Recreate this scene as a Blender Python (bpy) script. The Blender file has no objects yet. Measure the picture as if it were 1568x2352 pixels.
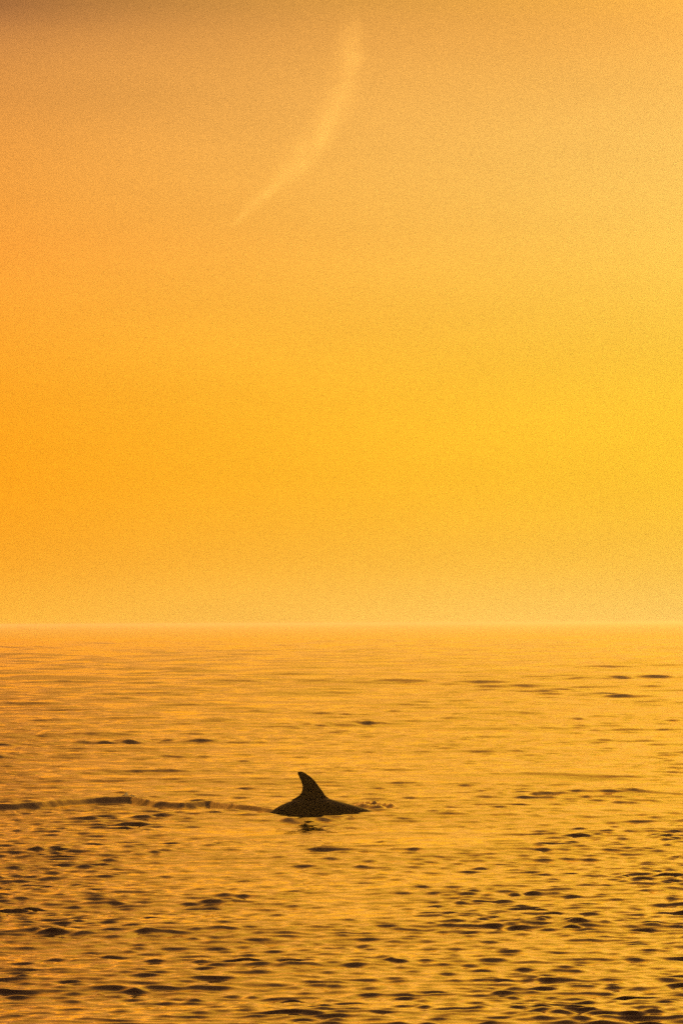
import bpy, bmesh, math, random
import numpy as np
from mathutils import Vector, Matrix

sc = bpy.context.scene
R = math.radians
rng = np.random.default_rng(7)

# ------------------------------------------------------------------ camera
CAM_H = 2.0
LENS = 150.0
W, H = 682, 1024
PX = 36.0 / LENS / H                       # radians per render pixel near the axis
cam_d = bpy.data.cameras.new('camera')
cam = bpy.data.objects.new('camera', cam_d)
sc.collection.objects.link(cam)
sc.camera = cam
cam_d.sensor_fit = 'VERTICAL'
cam_d.sensor_width = 24.0
cam_d.sensor_height = 36.0
cam_d.lens = LENS
cam_d.clip_start = 0.1
cam_d.clip_end = 60000
TILT = math.atan(111.0 * PX)
ROLL = R(0.23)
cam.matrix_world = (Matrix.Translation((0, 0, CAM_H)) @ Matrix.Rotation(R(90) + TILT, 4, 'X')
                    @ Matrix.Rotation(-ROLL, 4, 'Z'))
CAM_M = np.array(cam.matrix_world)


def at(u, v, z=0.0):
    """point on the level z that stands at (u, v) of the 1568 x 2352 view"""
    k = 36.0 / 2352
    d = CAM_M[:3, :3] @ np.array([(u - 784) * k, (1176 - v) * k, -LENS])
    t = (z - CAM_H) / d[2]
    return d[0] * t, d[1] * t


def along(u, v, dist):
    k = 36.0 / 2352
    d = CAM_M[:3, :3] @ np.array([(u - 784) * k, (1176 - v) * k, -LENS])
    t = dist / d[1]
    return Vector((d[0] * t, d[1] * t, CAM_H + d[2] * t))


# ------------------------------------------------------------------ render settings
sc.view_settings.view_transform = 'Standard'
sc.view_settings.look = 'None'
sc.view_settings.gamma = 1.0
sc.view_settings.exposure = 0.0
sc.view_settings.use_curve_mapping = False
cy = sc.cycles
cy.use_denoising = False
cy.use_adaptive_sampling = False
cy.max_bounces = 6
cy.diffuse_bounces = 2
cy.glossy_bounces = 3
cy.transmission_bounces = 2
cy.volume_bounces = 1
cy.transparent_max_bounces = 8
cy.caustics_reflective = False
cy.caustics_refractive = False

# ------------------------------------------------------------------ sky
SUN_AZ = R(27)      # to the right of the view, clockwise from +Y
SUN_EL = R(10)
world = bpy.data.worlds.new('World')
sc.world = world
world.use_nodes = True
nt = world.node_tree
N, L = nt.nodes, nt.links
N.clear()


def node(t, **kw):
    n = N.new(t)
    for k, v in kw.items():
        setattr(n, k, v)
    return n


def wire(a, b):
    L.new(a, b)


def mathn(op, a, b=None, c=None, clamp=False):
    n = node('ShaderNodeMath', operation=op, use_clamp=clamp)
    for i, x in enumerate((a, b, c)):
        if x is None:
            continue
        if isinstance(x, (int, float)):
            n.inputs[i].default_value = x
        else:
            wire(x, n.inputs[i])
    return n.outputs[0]


def srgb(r, g, b, gain=1.0):
    f = lambda c: ((c / 255) / 12.92 if c / 255 <= .04045 else (((c / 255) + .055) / 1.055) ** 2.4) * gain
    return (f(r), f(g), f(b), 1.0)


def ramp(fac, stops, interp='LINEAR'):
    n = node('ShaderNodeValToRGB')
    cr = n.color_ramp
    cr.interpolation = interp
    while len(cr.elements) > 1:
        cr.elements.remove(cr.elements[-1])
    cr.elements[0].position = stops[0][0]
    cr.elements[0].color = stops[0][1]
    for p, c in stops[1:]:
        e = cr.elements.new(p)
        e.color = c
    wire(fac, n.inputs[0])
    return n.outputs[0]


geo = node('ShaderNodeTexCoord')
sep = node('ShaderNodeSeparateXYZ')
wire(geo.outputs['Generated'], sep.inputs[0])
X, Y, Z = sep.outputs
hlen = mathn('SQRT', mathn('ADD', mathn('MULTIPLY', X, X), mathn('MULTIPLY', Y, Y)))
az_dot = mathn('DIVIDE', mathn('ADD', mathn('MULTIPLY', X, math.sin(SUN_AZ)), mathn('MULTIPLY', Y, math.cos(SUN_AZ))),
               mathn('MAXIMUM', hlen, 1e-4))
# elevation 0..45 degrees -> 0..1
elev = mathn('DIVIDE', mathn('ARCSINE', Z), R(45))


def pos(v):            # picture row (1568-wide view) -> ramp position
    return math.atan((1432 - v) * 36 / 2352 / LENS) / R(45)


g = 1.0
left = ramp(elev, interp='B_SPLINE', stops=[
    (0.0, (1.75, .475, .048, 1)),
    (pos(1300), (1.75, .395, .022, 1)),
    (pos(1100), (1.75, .350, .008, 1)),
    (pos(850), (1.45, .380, .018, 1)),
    (pos(600), (0.99, .375, .042, 1)),
    (pos(350), (0.82, .320, .050, 1)),
    (pos(150), (0.68, .275, .060, 1)),
    (pos(60), (0.56, .220, .056, 1)),
    (pos(0), (0.24, .090, .040, 1)),
    (0.28, (0.58, .235, .034, 1)),  # unseen sky above the view, raised for the sea's reflections
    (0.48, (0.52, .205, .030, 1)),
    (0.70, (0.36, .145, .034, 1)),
    (1.0, (0.11, .052, .036, 1)),
])
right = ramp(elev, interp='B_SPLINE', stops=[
    (0.0, (2.1, .60, .130, 1)),
    (pos(1300), (2.1, .55, .060, 1)),
    (pos(1100), (2.1, .56, .026, 1)),
    (pos(850), (2.0, .58, .040, 1)),
    (pos(600), (1.7, .58, .085, 1)),
    (pos(350), (1.18, .57, .120, 1)),
    (pos(150), (1.02, .51, .095, 1)),
    (pos(0), (0.95, .45, .070, 1)),
    (0.28, (1.30, .57, .050, 1)),  # out-of-view glow added towards the sun to brighten the sea
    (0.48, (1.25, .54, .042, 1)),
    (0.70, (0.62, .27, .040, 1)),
    (1.0, (0.16, .070, .040, 1)),
])
a_l = math.cos(SUN_AZ + R(4.6))
a_r = math.cos(SUN_AZ - R(4.6))
tn = node('ShaderNodeMapRange', interpolation_type='LINEAR', clamp=True)
wire(az_dot, tn.inputs['Value'])
tn.inputs['From Min'].default_value = a_l - (a_r - a_l) * 0.05
tn.inputs['From Max'].default_value = a_r + (a_r - a_l) * 0.05
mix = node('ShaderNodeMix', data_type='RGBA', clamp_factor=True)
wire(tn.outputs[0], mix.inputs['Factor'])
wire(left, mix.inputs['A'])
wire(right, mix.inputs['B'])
# away from the sun the glow keeps on fading, towards it it keeps on growing
fade = ramp(mathn('MULTIPLY_ADD', az_dot, .5, .5), [
    (0.0, (.30, .28, .32, 1)), (.60, (.45, .42, .45, 1)), (.5 + .5 * a_l - .02, (.92, .92, .92, 1)),
    (.5 + .5 * a_l, (1, 1, 1, 1)), (.5 + .5 * a_r, (1, 1, 1, 1)), (1.0, (1.12, 1.12, 1.1, 1))])
glow = node('ShaderNodeMix', data_type='RGBA', blend_type='MULTIPLY')
glow.inputs['Factor'].default_value = 1
wire(mix.outputs['Result'], glow.inputs['A'])
wire(fade, glow.inputs['B'])

sky = node('ShaderNodeTexSky', sky_type='NISHITA')
sky.sun_disc = False
sky.sun_elevation = SUN_EL
sky.sun_rotation = SUN_AZ
sky.dust_density = 6
sky.air_density = 2.0
# the thick golden haze layer gives way to the open sky from 20 to 60 degrees up
up = node('ShaderNodeMapRange', interpolation_type='SMOOTHSTEP')
wire(Z, up.inputs['Value'])
up.inputs['From Min'].default_value = 0.30
up.inputs['From Max'].default_value = 0.95
up.inputs['To Max'].default_value = 0.2
glow10 = node('ShaderNodeMix', data_type='RGBA', blend_type='MULTIPLY')
glow10.inputs['Factor'].default_value = 1
bm_ = node('ShaderNodeMapping')
bm_.inputs['Scale'].default_value = (9, 9, 38)
bm_.inputs['Rotation'].default_value = (0, R(14), 0)
wire(geo.outputs['Generated'], bm_.inputs['Vector'])
bn = node('ShaderNodeTexNoise')
bn.inputs['Scale'].default_value = 1.0
bn.inputs['Detail'].default_value = 4
wire(bm_.outputs[0], bn.inputs['Vector'])
bandv = mathn('MULTIPLY_ADD', bn.outputs['Fac'], .24, .88)
bv = node('ShaderNodeVectorMath', operation='SCALE')
wire(glow.outputs['Result'], bv.inputs[0])
wire(bandv, bv.inputs['Scale'])
wire(bv.outputs[0], glow10.inputs['A'])
# film grain: random brightness put into the sky colour
wn = node('ShaderNodeTexWhiteNoise', noise_dimensions='3D')
vm = node('ShaderNodeVectorMath', operation='SCALE')
wire(geo.outputs['Generated'], vm.inputs[0])
vm.inputs['Scale'].default_value = 9000.0
wire(vm.outputs[0], wn.inputs['Vector'])
GRAIN = 0.75
gr = mathn('MULTIPLY_ADD', mathn('POWER', wn.outputs['Value'], 2.0), GRAIN * 30, 10 * (1 - GRAIN))
comb = node('ShaderNodeCombineXYZ')
for i in range(3):
    wire(gr, comb.inputs[i])
wire(comb.outputs[0], glow10.inputs['B'])
mix2 = node('ShaderNodeMix', data_type='RGBA')
wire(up.outputs[0], mix2.inputs['Factor'])
wire(glow10.outputs['Result'], mix2.inputs['A'])
wire(sky.outputs[0], mix2.inputs['B'])
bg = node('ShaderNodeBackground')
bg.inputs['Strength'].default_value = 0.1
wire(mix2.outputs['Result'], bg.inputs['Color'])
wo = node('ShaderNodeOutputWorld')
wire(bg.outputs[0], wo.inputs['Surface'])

# ------------------------------------------------------------------ sun
sd = bpy.data.lights.new('sun', 'SUN')
sd.energy = 3.0
sd.angle = R(0.5)
sd.color = (1.0, .52, .13)
sun = bpy.data.objects.new('sun', sd)
sc.collection.objects.link(sun)
sdir = Vector((math.sin(SUN_AZ) * math.cos(SUN_EL), math.cos(SUN_AZ) * math.cos(SUN_EL), math.sin(SUN_EL)))
sun.rotation_euler = sdir.to_track_quat('Z', 'Y').to_euler()


# ------------------------------------------------------------------ helpers
def material(name):
    global N, L, nt
    m = bpy.data.materials.new(name)
    m.use_nodes = True
    nt = m.node_tree
    N, L = nt.nodes, nt.links
    N.clear()
    return m


def link(name, me, mat=None, kind=None, label=None, cat=None, group=None):
    o = bpy.data.objects.new(name, me)
    sc.collection.objects.link(o)
    if mat:
        me.materials.append(mat)
    for k, v in (('kind', kind), ('label', label), ('category', cat), ('group', group)):
        if v:
            o[k] = v
    return o


def mesh_np(name, V, F):
    """F: (n, 4) quads"""
    me = bpy.data.meshes.new(name)
    me.vertices.add(len(V))
    me.vertices.foreach_set('co', np.ascontiguousarray(V, dtype=np.float32).ravel())
    me.loops.add(F.size)
    me.loops.foreach_set('vertex_index', F.astype(np.int32).ravel())
    me.polygons.add(len(F))
    me.polygons.foreach_set('loop_start', np.arange(0, F.size, F.shape[1], dtype=np.int32))
    me.update(calc_edges=True)
    me.polygons.foreach_set('use_smooth', np.ones(len(F), dtype=bool))
    me.update()
    return me


# ------------------------------------------------------------------ sea surface
def value_noise(x, y, seed):
    r = np.random.default_rng(seed)
    T = r.random((256, 256)).astype(np.float32)
    xi = np.floor(x).astype(np.int64)
    yi = np.floor(y).astype(np.int64)
    fx = x - xi
    fy = y - yi
    fx = fx * fx * (3 - 2 * fx)
    fy = fy * fy * (3 - 2 * fy)
    a = T[xi & 255, yi & 255]; b = T[(xi + 1) & 255, yi & 255]
    c = T[xi & 255, (yi + 1) & 255]; d = T[(xi + 1) & 255, (yi + 1) & 255]
    return (a * (1 - fx) + b * fx) * (1 - fy) + (c * (1 - fx) + d * fx) * fy


WAVES = []
for lam0, n, slope in ((9.0, 8, .009), (4.5, 14, .016), (2.4, 30, .030), (1.3, 34, .028),
                       (0.75, 50, .036), (0.31, 70, .088), (0.155, 110, .175)):
    for i in range(n):
        lam = lam0 * math.exp(rng.uniform(-.33, .33))
        spread = 24 if lam > 1 else (27 if lam > .5 else 32)
        th = R(-90 + rng.normal(0, spread) + 6)         # travelling towards the camera
        k = 2 * math.pi / lam
        s = slope * math.sqrt(2.0 / n)
        WAVES.append((k * math.cos(th), k * math.sin(th), s / k, rng.uniform(0, 2 * math.pi), lam))

# single crests that stand out: (u, v, length in view units, height m, half width m, lean)
CRESTS = [
    (700, 1606, 150, .075, .50, 6), (1230, 1617, 130, .06, .40, 0), (530, 1619, 120, .05, .40, 0),
    (480, 1652, 170, .05, .35, 4), (1500, 1642, 200, .06, .35, 0), (1310, 1668, 90, .05, .30, 0),
    (30, 1665, 120, .07, .35, 0), (180, 1661, 70, .045, .3, 0), (380, 1702, 420, .065, .32, 6),
    (490, 1698, 90, .06, .3, 4), (70, 1780, 160, .05, .22, 0), (430, 1766, 130, .055, .22, -4),
    (530, 1782, 130, .05, .2, 0), (815, 1765, 130, .05, .2, -2), (840, 1664, 80, .04, .3, 0),
    (1290, 1828, 430, .035, .40, 4), (1170, 1822, 110, .035, .13, 3), (1260, 1813, 120, .035, .13, 2),
    (1370, 1820, 110, .03, .13, -5), (1250, 1831, 150, .03, .13, 3), (1440, 1826, 110, .03, .13, -5),
    (230, 1566, 130, .06, .6, 0), (60, 1572, 150, .07, .6, 0), (270, 1520, 90, .06, .8, 0),
    (1030, 1542, 50, .06, .7, 0), (1380, 1530, 70, .06, .8, 0), (820, 1573, 80, .05, .6, 0),
    (300, 1895, 150, .05, .17, 0), (60, 1905, 150, .04, .15, 0), (385, 1962, 150, .035, .11, -2),
    (80, 1960, 160, .04, .13, 0), (620, 1940, 180, .03, .11, -3), (600, 2060, 190, .05, .12, 5),
    (110, 2034, 110, .045, .10, 0), (520, 2072, 120, .035, .10, 5), (30, 2090, 90, .05, .11, -10),
    (110, 2150, 160, .05, .11, 0), (310, 2155, 120, .045, .1, 0), (1290, 2127, 240, .06, .12, 4),
    (1480, 2133, 160, .06, .12, -3), (1160, 2182, 150, .05, .1, 2), (790, 2140, 120, .035, .09, 0),
    (770, 2208, 230, .045, .09, 3), (890, 2205, 90, .04, .09, 0), (230, 2195, 100, .045, .09, 0),
    (560, 2210, 90, .035, .08, 0), (1490, 2330, 160, .045, .08, 5), (1320, 2340, 150, .04, .08, 0),
    (1120, 2300, 100, .03, .08, 0), (260, 2262, 260, .045, .09, 0), (700, 2285, 150, .03, .08, 3),
    (380, 2290, 240, .04, .085, 6), (60, 2225, 160, .045, .09, 0), (760, 2257, 110, .035, .08, 0),
    (1230, 2245, 80, .03, .07, 0), (1400, 2295, 90, .03, .07, 0), (960, 2040, 140, .03, .1, -3),
    (1530, 2010, 90, .035, .1, -4), (1180, 1990, 140, .025, .1, 2), (1110, 1890, 110, .03, .13, -2),
    (870, 1940, 110, .03, .11, 0), (1060, 2170, 90, .03, .09, 4),
]


def crest_terms(x, y):
    """height the single crests add, and how much they stir up the small waves"""
    h = np.zeros_like(x)
    stir = np.zeros_like(x)
    for (u, v, ln, hh, wd, lean) in CRESTS:
        cx, cy_ = at(u, v)
        half = abs(at(u + ln / 2, v)[0] - cx)
        t = math.tan(R(lean) * 3.0)
        sel = (np.abs(y - cy_) < 5 * wd + half * abs(t) + .6)
        sel &= np.abs(x - cx) < half * 2.2
        if not sel.any():
            continue
        xs = x[sel]; ys = y[sel]
        wob = (value_noise(xs / (half * .5) + u, ys * 0 + v, 9) - .5) * wd * 2.4
        q = (ys - cy_ - (xs - cx) * t - wob) / wd
        al = np.exp(-np.abs((xs - cx) / half) ** 3 * 1.2)
        lump = .5 + .9 * value_noise(xs / (half * .13) + v, ys / (wd * 2.5) + u, 12)
        prof = np.exp(-np.where(q < 0, (q / .8) ** 2, (q / 1.8) ** 2))
        near = .20 if v > 1850 else .62
        h[sel] += hh * near * .8 * prof * al * lump
        stir[sel] = np.maximum(stir[sel], al * np.exp(-(q / 2.2) ** 2))
    return h, stir


def peaked(s, sig, flat, gain, thr):
    """flattened troughs and isolated steep crests, as short wind waves have"""
    q = np.maximum(s / sig - thr, 0)
    return flat * s + gain * sig * np.minimum(q, 1.6) ** 1.5


LEAN = 1.5


def surface_height(x, y, cell, stir):
    """height of the water at world x, y; cell: size of the mesh there, finer waves are left out"""
    gust = np.clip(0.5 + 1.1 * (0.55 * value_noise(x / 6 + 11, y / 15 + 3, 1) + 0.45 * value_noise(x / 2.3, y / 5.5, 2)) - .2, .4, 1.4)
    fine = np.clip(0.25 + 1.5 * (0.5 * value_noise(x / 3.1 + 7, y / 8.0, 5) + 0.5 * value_noise(x / 1.1, y / 2.4 + 9, 6)), .3, 1.7)
    # a cat's paw of wind on the near water at the left, a smaller one at the right
    fine = fine * (1 + .40 * np.exp(-((x + 2.2) / 1.5) ** 2 - ((y - 23.5) / 5.5) ** 2)
                   + .22 * np.exp(-((x - 1.6) / 1.0) ** 2 - ((y - 25) / 3.5) ** 2))
    fine = fine * (1 + .5 * stir)
    far = np.clip((y - 32) / 110, 0, 1)      # rougher offshore
    gust = gust * (1 + .3 * stir) * (1 + 1.7 * far)
    fine = fine * (1 + 1.0 * far)
    sums = [np.zeros(x.shape) for _ in range(3)]
    var = [np.full((x.shape[0], 1), 1e-12) for _ in range(3)]
    dx = np.zeros_like(x)
    dy = np.zeros_like(x)
    cl = cell[:, cell.shape[1] // 2]
    for kx, ky, a, ph, lam in WAVES:
        w = np.clip((lam / cl - 1.6) / 1.8, 0, 1)
        rows = w > 0
        if not rows.any():
            continue
        b = 0 if lam > 3.3 else (1 if lam > .62 else 2)
        p = (kx * x[rows] + ky * y[rows] + ph)
        am = a * w[rows][:, None]
        sums[b][rows] += am * np.cos(p)
        var[b][rows] += am ** 2 / 2
        kk = math.hypot(kx, ky)
        sn = np.sin(p) * am * .6
        dx[rows] -= sn * kx / kk
        dy[rows] -= sn * ky / kk
    coarse = np.clip(1.5 - np.abs(x) / np.maximum(y, 1) / .4, 0, 1) * (y > 0)
    h = sums[0] * (1 + 1.2 * far)
    s1 = gust * peaked(sums[1], np.sqrt(var[1]), .58, .26, .5) * coarse
    s2 = fine * peaked(sums[2], np.sqrt(var[2]), .78, .12, .4) * coarse
    h = h + s1 + s2
    # crests lean over to the shore they run to: short steep fronts, long easy backs
    dy = dy - LEAN * (s1 * .6 + s2)
    return h, dx * coarse, dy * coarse


D_X, D_Y = at(682, 1870)        # the water beneath the dolphin's fin


def add_wake(x, y, h, ox, oy):
    """the long dark swell that runs left from the dolphin, and the bow waves at its right"""
    pts = [(-120, 1856), (0, 1850), (100, 1846), (200, 1840), (300, 1835), (360, 1842), (420, 1846), (480, 1842),
           (540, 1851), (620, 1857), (700, 1861), (760, 1863)]
    P = np.array([at(u, v + 9 + 5 * max(0, 1 - abs(u - 700) / 200)) for u, v in pts])
    amp = [.075, .08, .085, .08, .085, .062, .075, .072, .07, .068, .02, .0]
    yy = np.interp(x, P[:, 0], P[:, 1])
    aa = np.interp(x, P[:, 0], amp, right=0.0, left=.04)
    aa = aa * (.85 + .3 * value_noise(x / .6, x * 0 + 1, 21))
    q = (y - yy - .5 * (value_noise(x / .7, x * 0 + 3, 22) - .5)) / .17
    calm = np.exp(-((y - yy) / .5) ** 2) * (x < D_X) * (np.abs(y - D_Y) < 6)
    for f in (h, ox, oy):
        f *= 1 - .65 * calm
    ridge = np.where(np.abs(y - D_Y) < 6, aa * np.exp(-np.where(q < 0, (q / .62) ** 2, (q / 1.9) ** 2)), 0)
    h += ridge
    oy -= .5 * ridge
    # the body damps the chop it lies in
    h *= 1 - .5 * np.exp(-((x - D_X - .1) / .55) ** 2 - ((y - D_Y) / .7) ** 2)
    # ridges trailing off the right of the back
    for (u0, v0, u1, v1, hh, wd) in ((790, 1848, 925, 1866, .035, .14), (800, 1862, 900, 1868, .028, .10),
                                     (640, 1884, 760, 1882, .03, .10)):
        (ax, ay), (bx, by) = at(u0, v0), at(u1, v1)
        t = np.clip((x - ax) / (bx - ax), -.3, 1.3)
        yl = ay + (by - ay) * t
        e = np.exp(-(np.abs(t - .5) / .42) ** 4) * (.7 + .6 * value_noise(x / .12, y / .3, 31))
        h += np.where(np.abs(y - D_Y) < 6, 1.5 * hh * e * np.exp(-((y - yl) / wd) ** 2), 0)


def radii():
    r = [3.0]
    while r[-1] < 17.0:
        r.append(r[-1] * 1.02)
    while r[-1] < 150:
        r.append(r[-1] * (1 + 1.4e-3))
    while r[-1] < 500:
        r.append(r[-1] * (1 + 2.2e-3))
    while r[-1] < 2000:
        r.append(r[-1] * (1 + 6e-3))
    while r[-1] < 14000:
        r.append(r[-1] * 1.015)
    return np.array(r)


rad = radii()
dense = np.linspace(-7.0, 7.0, 430)
step = dense[1] - dense[0]
side = [7.0]
while side[-1] < 180 - 4:
    side.append(side[-1] + min(4, step * 1.25 ** len(side)))
side = np.array(side[1:])
ang = np.radians(np.concatenate([-side[::-1], dense, side]))
RR, AA = np.meshgrid(rad, ang, indexing='ij')
xx = RR * np.sin(AA)
yy = RR * np.cos(AA)
drow = np.gradient(rad)[:, None] + 0 * AA
dcol = np.gradient(ang)[None, :] * RR
cell = np.maximum(drow, dcol)
cell = np.maximum(drow * 1.0, dcol)
ch, stir = crest_terms(xx, yy)
hh, ox, oy = surface_height(xx, yy, cell, stir)
hh += ch
add_wake(xx, yy, hh, ox, oy)
V = np.stack([xx + ox, yy + oy, hh], -1).reshape(-1, 3)
nr, nc = RR.shape
idx = np.arange(nr * nc).reshape(nr, nc)
F = np.stack([idx[:-1, :-1], idx[:-1, 1:], idx[1:, 1:], idx[1:, :-1]], -1).reshape(-1, 4)
# close the seam behind the camera and the small disc under it
seam = np.stack([idx[:-1, -1], idx[:-1, 0], idx[1:, 0], idx[1:, -1]], -1)
F = np.concatenate([F, seam])
sea_me = mesh_np('sea', V, F)
bmv = bmesh.new()

m_sea = material('sea_water')
body = node('ShaderNodeBsdfDiffuse')
body.inputs['Color'].default_value = (.090, .047, .072, 1)
mirror = node('ShaderNodeBsdfAnisotropic')
mirror.inputs['Color'].default_value = (1, .875, .56, 1)
fres = node('ShaderNodeFresnel')
fres.inputs['IOR'].default_value = 1.34
tc = node('ShaderNodeNewGeometry')
mp = node('ShaderNodeMapping')
mp.inputs['Scale'].default_value = (1, .8, 1)
wire(tc.outputs['Position'], mp.inputs['Vector'])
n1 = node('ShaderNodeTexNoise')
n1.inputs['Scale'].default_value = 12.0
n1.inputs['Detail'].default_value = 3.0
n1.inputs['Distortion'].default_value = .6
wire(mp.outputs[0], n1.inputs['Vector'])
bp = node('ShaderNodeBump')
bp.inputs['Strength'].default_value = .16
bp.inputs['Distance'].default_value = .02
wire(n1.outputs['Fac'], bp.inputs['Height'])
for nd in (body, mirror, fres):
    wire(bp.outputs[0], nd.inputs['Normal'])
# wind ruffled water scatters its mirror image more the more of its ripples are too small to be built
ln = node('ShaderNodeVectorMath', operation='LENGTH')
wire(tc.outputs['Position'], ln.inputs[0])
mr = node('ShaderNodeMapRange', interpolation_type='SMOOTHSTEP')
wire(ln.outputs['Value'], mr.inputs['Value'])
mr.inputs['From Min'].default_value = 30
mr.inputs['From Max'].default_value = 600
mr.inputs['To Min'].default_value = .03
mr.inputs['To Max'].default_value = .05
wire(mr.outputs[0], mirror.inputs['Roughness'])
mx = node('ShaderNodeMixShader')
wire(mathn('MULTIPLY', fres.outputs[0], 2.0, clamp=True), mx.inputs[0])
wire(body.outputs[0], mx.inputs[1])
wire(mirror.outputs[0], mx.inputs[2])
out = node('ShaderNodeOutputMaterial')
wire(mx.outputs[0], out.inputs['Surface'])
sea = link('sea', sea_me, m_sea, kind='structure')
bmv.free()


# ------------------------------------------------------------------ dolphin
def loft(bm, rings):
    vr = [[bm.verts.new(p) for p in r] for r in rings]
    n = len(vr[0])
    for a, b in zip(vr, vr[1:]):
        for i in range(n):
            bm.faces.new((a[i], a[(i + 1) % n], b[(i + 1) % n], b[i]))
    bm.faces.new(vr[0][::-1])
    bm.faces.new(vr[-1])


K = 1.0
bm = bmesh.new()
top_x = [-1.32, -1.1, -.9, -.6, -.42, -.29, -.15, 0, .14, .235, .40, .52, .63, .78, .92, 1.02, 1.10, 1.20, 1.24]
top_z = [-.68, -.50, -.34, -.11, .050, .115, .160, .172, .166, .135, .092, .056, .020, -.06, -.18, -.30, -.40, -.47, -.50]
rad_x = [-1.32, -1.1, -.9, -.6, -.3, 0, .4, .63, .85, 1.0, 1.07, 1.12, 1.2, 1.24]
rad_r = [.022, .045, .085, .15, .20, .225, .225, .205, .165, .12, .075, .045, .034, .015]
rings = []
for x in np.linspace(-1.32, 1.24, 90):
    r = float(np.interp(x, rad_x, rad_r))
    t = float(np.interp(x, top_x, top_z))
    t = sum(float(np.interp(x + d, top_x, top_z)) for d in (-.05, -.025, 0, .025, .05)) / 5
    rw = r * .92 if abs(x) < 1.0 else r * .85
    rings.append([Vector((x, rw * math.cos(a), t - r + r * math.sin(a))) for a in np.linspace(0, 2 * math.pi, 40, endpoint=False)])
loft(bm, rings)
# dorsal fin: z, leading x, trailing x
FIN = [(-.02, .21, -.27), (.10, .19, -.25), (.150, .172, -.225), (.170, .148, -.19), (.190, .118, -.155), (.22, .092, -.128), (.253, .066, -.115),
       (.28, .046, -.114), (.30, .032, -.117), (.320, .017, -.122), (.341, 0, -.129), (.362, -.020, -.138), (.382, -.042, -.148), (.400, -.067, -.157), (.415, -.092, -.163),
       (.426, -.108, -.166), (.434, -.128, -.166), (.440, -.148, -.166)]
rings = []
for z, xl, xt in FIN:
    if z > .2:
        xl += .014 + .05 * max(0, z - .33)
        xt -= .006
    c = xl - xt
    th = max(.016, c * .085 + (.03 if z < .15 else 0))
    ring = []
    for a in np.linspace(0, 2 * math.pi, 28, endpoint=False):
        u = .5 + .5 * math.cos(a)            # 1 = leading edge
        ring.append(Vector((xt + c * u, th * math.sin(a) * (.55 + .45 * u), z)))
    rings.append(ring)
loft(bm, rings)
# flippers and tail flukes, swept back, below the surface
for s in (-1, 1):
    rings = []
    for i in range(9):
        t = i / 8
        cx, yy_, zz = .55 - .26 * t * t - .05 * t, s * (.14 + .28 * t), -.30 - .16 * t
        ch, th = .10 * (1 - t) ** .6 + .02, .022 * (1 - t) + .008
        rings.append([Vector((cx + ch * math.cos(a), yy_, zz + th * math.sin(a))) for a in np.linspace(0, 2 * math.pi, 20, endpoint=False)])
    loft(bm, rings if s > 0 else [r[::-1] for r in rings])
    rings = []
    for i in range(9):
        t = i / 8
        cx, yy_ = -1.30 - .16 * t * t, s * (-.02 + .29 * t)
        ch, th = .11 * (1 - t) ** .55 + .012, .018 * (1 - t) + .008
        rings.append([Vector((cx + ch * math.cos(a), yy_, -.64 + .3 * -ch * math.cos(a) * -1 + th * math.sin(a))) for a in np.linspace(0, 2 * math.pi, 20, endpoint=False)])
    loft(bm, rings if s > 0 else [r[::-1] for r in rings])
bmesh.ops.recalc_face_normals(bm, faces=bm.faces)
dm = bpy.data.meshes.new('dolphin_raw')
bm.to_mesh(dm)
bm.free()
tmp = bpy.data.objects.new('tmp', dm)
sc.collection.objects.link(tmp)
md = tmp.modifiers.new('r', 'REMESH')
md.mode = 'VOXEL'
md.voxel_size = .0075
md.use_smooth_shade = True
ms = tmp.modifiers.new('s', 'SMOOTH')
ms.factor = .5
ms.iterations = 4
dg = bpy.context.evaluated_depsgraph_get()
me = bpy.data.meshes.new_from_object(tmp.evaluated_get(dg))
bpy.data.objects.remove(tmp)
me.name = 'dolphin'
me.materials.clear()
for p in me.polygons:
    p.use_smooth = True

m_dol = material('wet_dolphin_skin')
bs = node('ShaderNodeBsdfPrincipled')
tc = node('ShaderNodeTexCoord')
no = node('ShaderNodeTexNoise')
no.inputs['Scale'].default_value = 14
no.inputs['Detail'].default_value = 6
wire(tc.outputs['Object'], no.inputs['Vector'])
cr = ramp(no.outputs['Fac'], [(.3, (.005, .005, .007, 1)), (.7, (.012, .010, .013, 1))])
wire(cr, bs.inputs['Base Color'])
bs.inputs['Roughness'].default_value = .30
bs.inputs['IOR'].default_value = 1.30
bs.inputs['Specular IOR Level'].default_value = .32
b2 = node('ShaderNodeBump')
b2.inputs['Strength'].default_value = .25
b2.inputs['Distance'].default_value = .004
wire(no.outputs['Fac'], b2.inputs['Height'])
wire(b2.outputs[0], bs.inputs['Normal'])
out = node('ShaderNodeOutputMaterial')
wire(bs.outputs[0], out.inputs['Surface'])
dol = link('dolphin', me, m_dol, label='dark dolphin breaking the golden water with its curved dorsal fin and arched back', cat='dolphin')
# local x = 0, z = 0 stands at crop point (600, 565) of the study of the fin
px, py = at((900 + 600 / 2.412) * 1568 / 2500, (2750 + 566 / 2.412) * 1568 / 2500)
dol.location = (px, py + .10, .010)
dol.rotation_euler = (0, 0, R(-3))


# ------------------------------------------------------------------ little splashes
m_foam = material('sea_foam')
bs = node('ShaderNodeBsdfPrincipled')
bs.inputs['Base Color'].default_value = (.78, .78, .76, 1)
bs.inputs['Roughness'].default_value = .5
bs.inputs['Subsurface Weight'].default_value = .5
bs.inputs['Subsurface Radius'].default_value = (.03, .03, .03)
bs.inputs['Subsurface Scale'].default_value = 1.0
tr = node('ShaderNodeBsdfTranslucent')
tr.inputs['Color'].default_value = (.8, .8, .78, 1)
mx = node('ShaderNodeMixShader')
mx.inputs[0].default_value = .5
wire(bs.outputs[0], mx.inputs[1])
wire(tr.outputs[0], mx.inputs[2])
out = node('ShaderNodeOutputMaterial')
wire(mx.outputs[0], out.inputs['Surface'])


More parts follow.
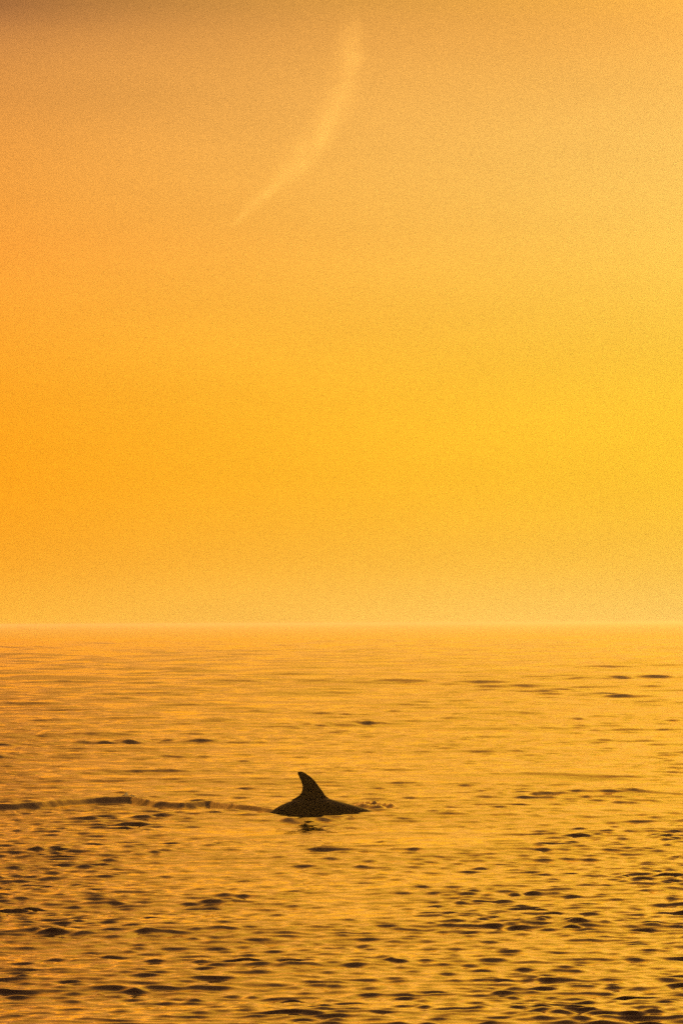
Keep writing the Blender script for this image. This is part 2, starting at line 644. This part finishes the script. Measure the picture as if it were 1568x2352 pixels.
def splash(u, v, width, height, z0, seed, label, cat='splash'):
    """a low ragged crown of thrown water: one closed strip with uneven peaks"""
    r = random.Random(seed)
    bm = bmesh.new()
    n = 26
    prev = None
    for i in range(n):
        t = i / (n - 1)
        env = math.sin(math.pi * t) ** .7
        hgt = height * env * (.25 + .75 * r.random() ** 1.6) + .002
        x = (t - .5) * width
        y = .03 * math.sin(t * 9 + seed) + r.uniform(-.008, .008)
        th = .010 * env + .002
        lean = r.uniform(-.012, .012)
        ring = [bm.verts.new(p) for p in ((x, y - th, -.03), (x, y + th, -.03), (x + lean, y + th * .4, hgt), (x + lean, y - th * .4, hgt))]
        if prev:
            for k in range(4):
                bm.faces.new((prev[k], prev[(k + 1) % 4], ring[(k + 1) % 4], ring[k]))
        else:
            bm.faces.new(ring[::-1])
        prev = ring
    bm.faces.new(prev)
    bmesh.ops.recalc_face_normals(bm, faces=bm.faces)
    me = bpy.data.meshes.new('splash')
    bm.to_mesh(me)
    bm.free()
    o = link('splash', me, m_foam, label=label, cat=cat, group='little splashes of thrown water')
    x, y = at(u, v)
    o.location = (x, y, z0)
    return o


splash(866, 1866, .11, .035, .0, 3, 'tiny pale splash at the right end of the dolphin\'s back')
splash(294, 1836, .16, .05, .03, 5, 'tiny pale splash on the crest of the long dark wave left of the dolphin')

# ------------------------------------------------------------------ wisp of cloud
m_cl = material('cloud_wisp')
CD = 6000.0
wisp = [(800, 10, 8), (803, 40, 12), (806, 70, 16), (808, 110, 21), (796, 180, 24), (768, 250, 26), (728, 310, 26), (690, 360, 23),
        (645, 415, 17), (600, 458, 12), (560, 497, 7), (534, 522, 5)]
P3 = [along(u, v, CD) for u, v, w in wisp]
WD = [w * 1.3 * 36 / 2352 / LENS * CD for u, v, w in wisp]
c0 = P3[5].copy()
zmin = P3[-1].z - c0.z
zmax = P3[0].z - c0.z
bm = bmesh.new()
rings = []
for p, w in zip(P3, WD):
    rings.append([Vector((p.x - c0.x + 3.0 * w * math.cos(a), 48 * math.sin(a), p.z - c0.z)) for a in np.linspace(0, 2 * math.pi, 24, endpoint=False)])
loft(bm, rings)
bmesh.ops.recalc_face_normals(bm, faces=bm.faces)
me = bpy.data.meshes.new('cloud')
bm.to_mesh(me)
bm.free()
tc = node('ShaderNodeTexCoord')
sp = node('ShaderNodeSeparateXYZ')
wire(tc.outputs['Object'], sp.inputs[0])
zn = node('ShaderNodeMapRange')
wire(sp.outputs[2], zn.inputs['Value'])
zn.inputs['From Min'].default_value = zmin
zn.inputs['From Max'].default_value = zmax
xs = [p.x - c0.x for p in P3]
xlo, xhi = min(xs) - 50, max(xs) + 50
wmax = max(WD)


def fcurve(vals):
    n = node('ShaderNodeFloatCurve')
    cv = n.mapping.curves[0]
    pts = sorted(((p.z - c0.z - zmin) / (zmax - zmin), v) for p, v in zip(P3, vals))
    cv.points[0].location = pts[0]
    cv.points[1].location = pts[-1]
    for q in pts[1:-1]:
        cv.points.new(*q)
    n.mapping.update()
    wire(zn.outputs[0], n.inputs['Value'])
    return n.outputs[0]


cx = fcurve([(x - xlo) / (xhi - xlo) for x in xs])
cw = fcurve([w / wmax for w in WD])
cd = fcurve([.0, .2, .5, .65, .7, .75, .8, .85, .95, 1.0, .9, .0])
nz = node('ShaderNodeTexNoise')
nz.inputs['Scale'].default_value = .018
nz.inputs['Detail'].default_value = 4
wire(tc.outputs['Object'], nz.inputs['Vector'])
wobble = mathn('MULTIPLY', mathn('SUBTRACT', nz.outputs['Fac'], .5), 36)
centre = mathn('ADD', mathn('MULTIPLY_ADD', cx, xhi - xlo, xlo), wobble)
q = mathn('DIVIDE', mathn('SUBTRACT', sp.outputs[0], centre), mathn('MAXIMUM', mathn('MULTIPLY', cw, wmax), 3.0))
qy = mathn('DIVIDE', sp.outputs[1], 16)
e = mathn('EXPONENT', mathn('MULTIPLY', mathn('ADD', mathn('MULTIPLY', q, q), mathn('MULTIPLY', qy, qy)), -1.0))
nz2 = node('ShaderNodeTexNoise')
nz2.inputs['Scale'].default_value = .035
nz2.inputs['Detail'].default_value = 5
wire(tc.outputs['Object'], nz2.inputs['Vector'])
ed = mathn('MULTIPLY', mathn('MULTIPLY', e, mathn('MULTIPLY', cd, mathn('MAXIMUM', mathn('MULTIPLY_ADD', nz2.outputs['Fac'], 4.4, -1.2), 0.0))), .0115)
pv = node('ShaderNodeVolumeScatter')
pv.inputs['Color'].default_value = (1, .95, .72, 1)
pv.inputs['Anisotropy'].default_value = .78
wire(ed, pv.inputs['Density'])
out = node('ShaderNodeOutputMaterial')
wire(pv.outputs[0], out.inputs['Volume'])
cloud = link('cloud', me, m_cl, label='thin curved wisp of pale yellow cloud high in the orange sky', cat='cloud')
cloud.location = c0

# ------------------------------------------------------------------ haze over the water
m_hz = material('haze')
pv = node('ShaderNodeVolumePrincipled')
pv.inputs['Color'].default_value = (.98, .90, .74, 1)
pv.inputs['Density'].default_value = .0005
pv.inputs['Anisotropy'].default_value = .55
out = node('ShaderNodeOutputMaterial')
wire(pv.outputs[0], out.inputs['Volume'])
bm = bmesh.new()
bmesh.ops.create_cube(bm, size=1)
for v in bm.verts:
    v.co = Vector((v.co.x * 30000, v.co.y * 30000, 2.2 if v.co.z > 0 else -2.2))
me = bpy.data.meshes.new('haze')
bm.to_mesh(me)
bm.free()
hz = link('haze', me, m_hz, kind='stuff')
hz.location = (0, 0, 0)
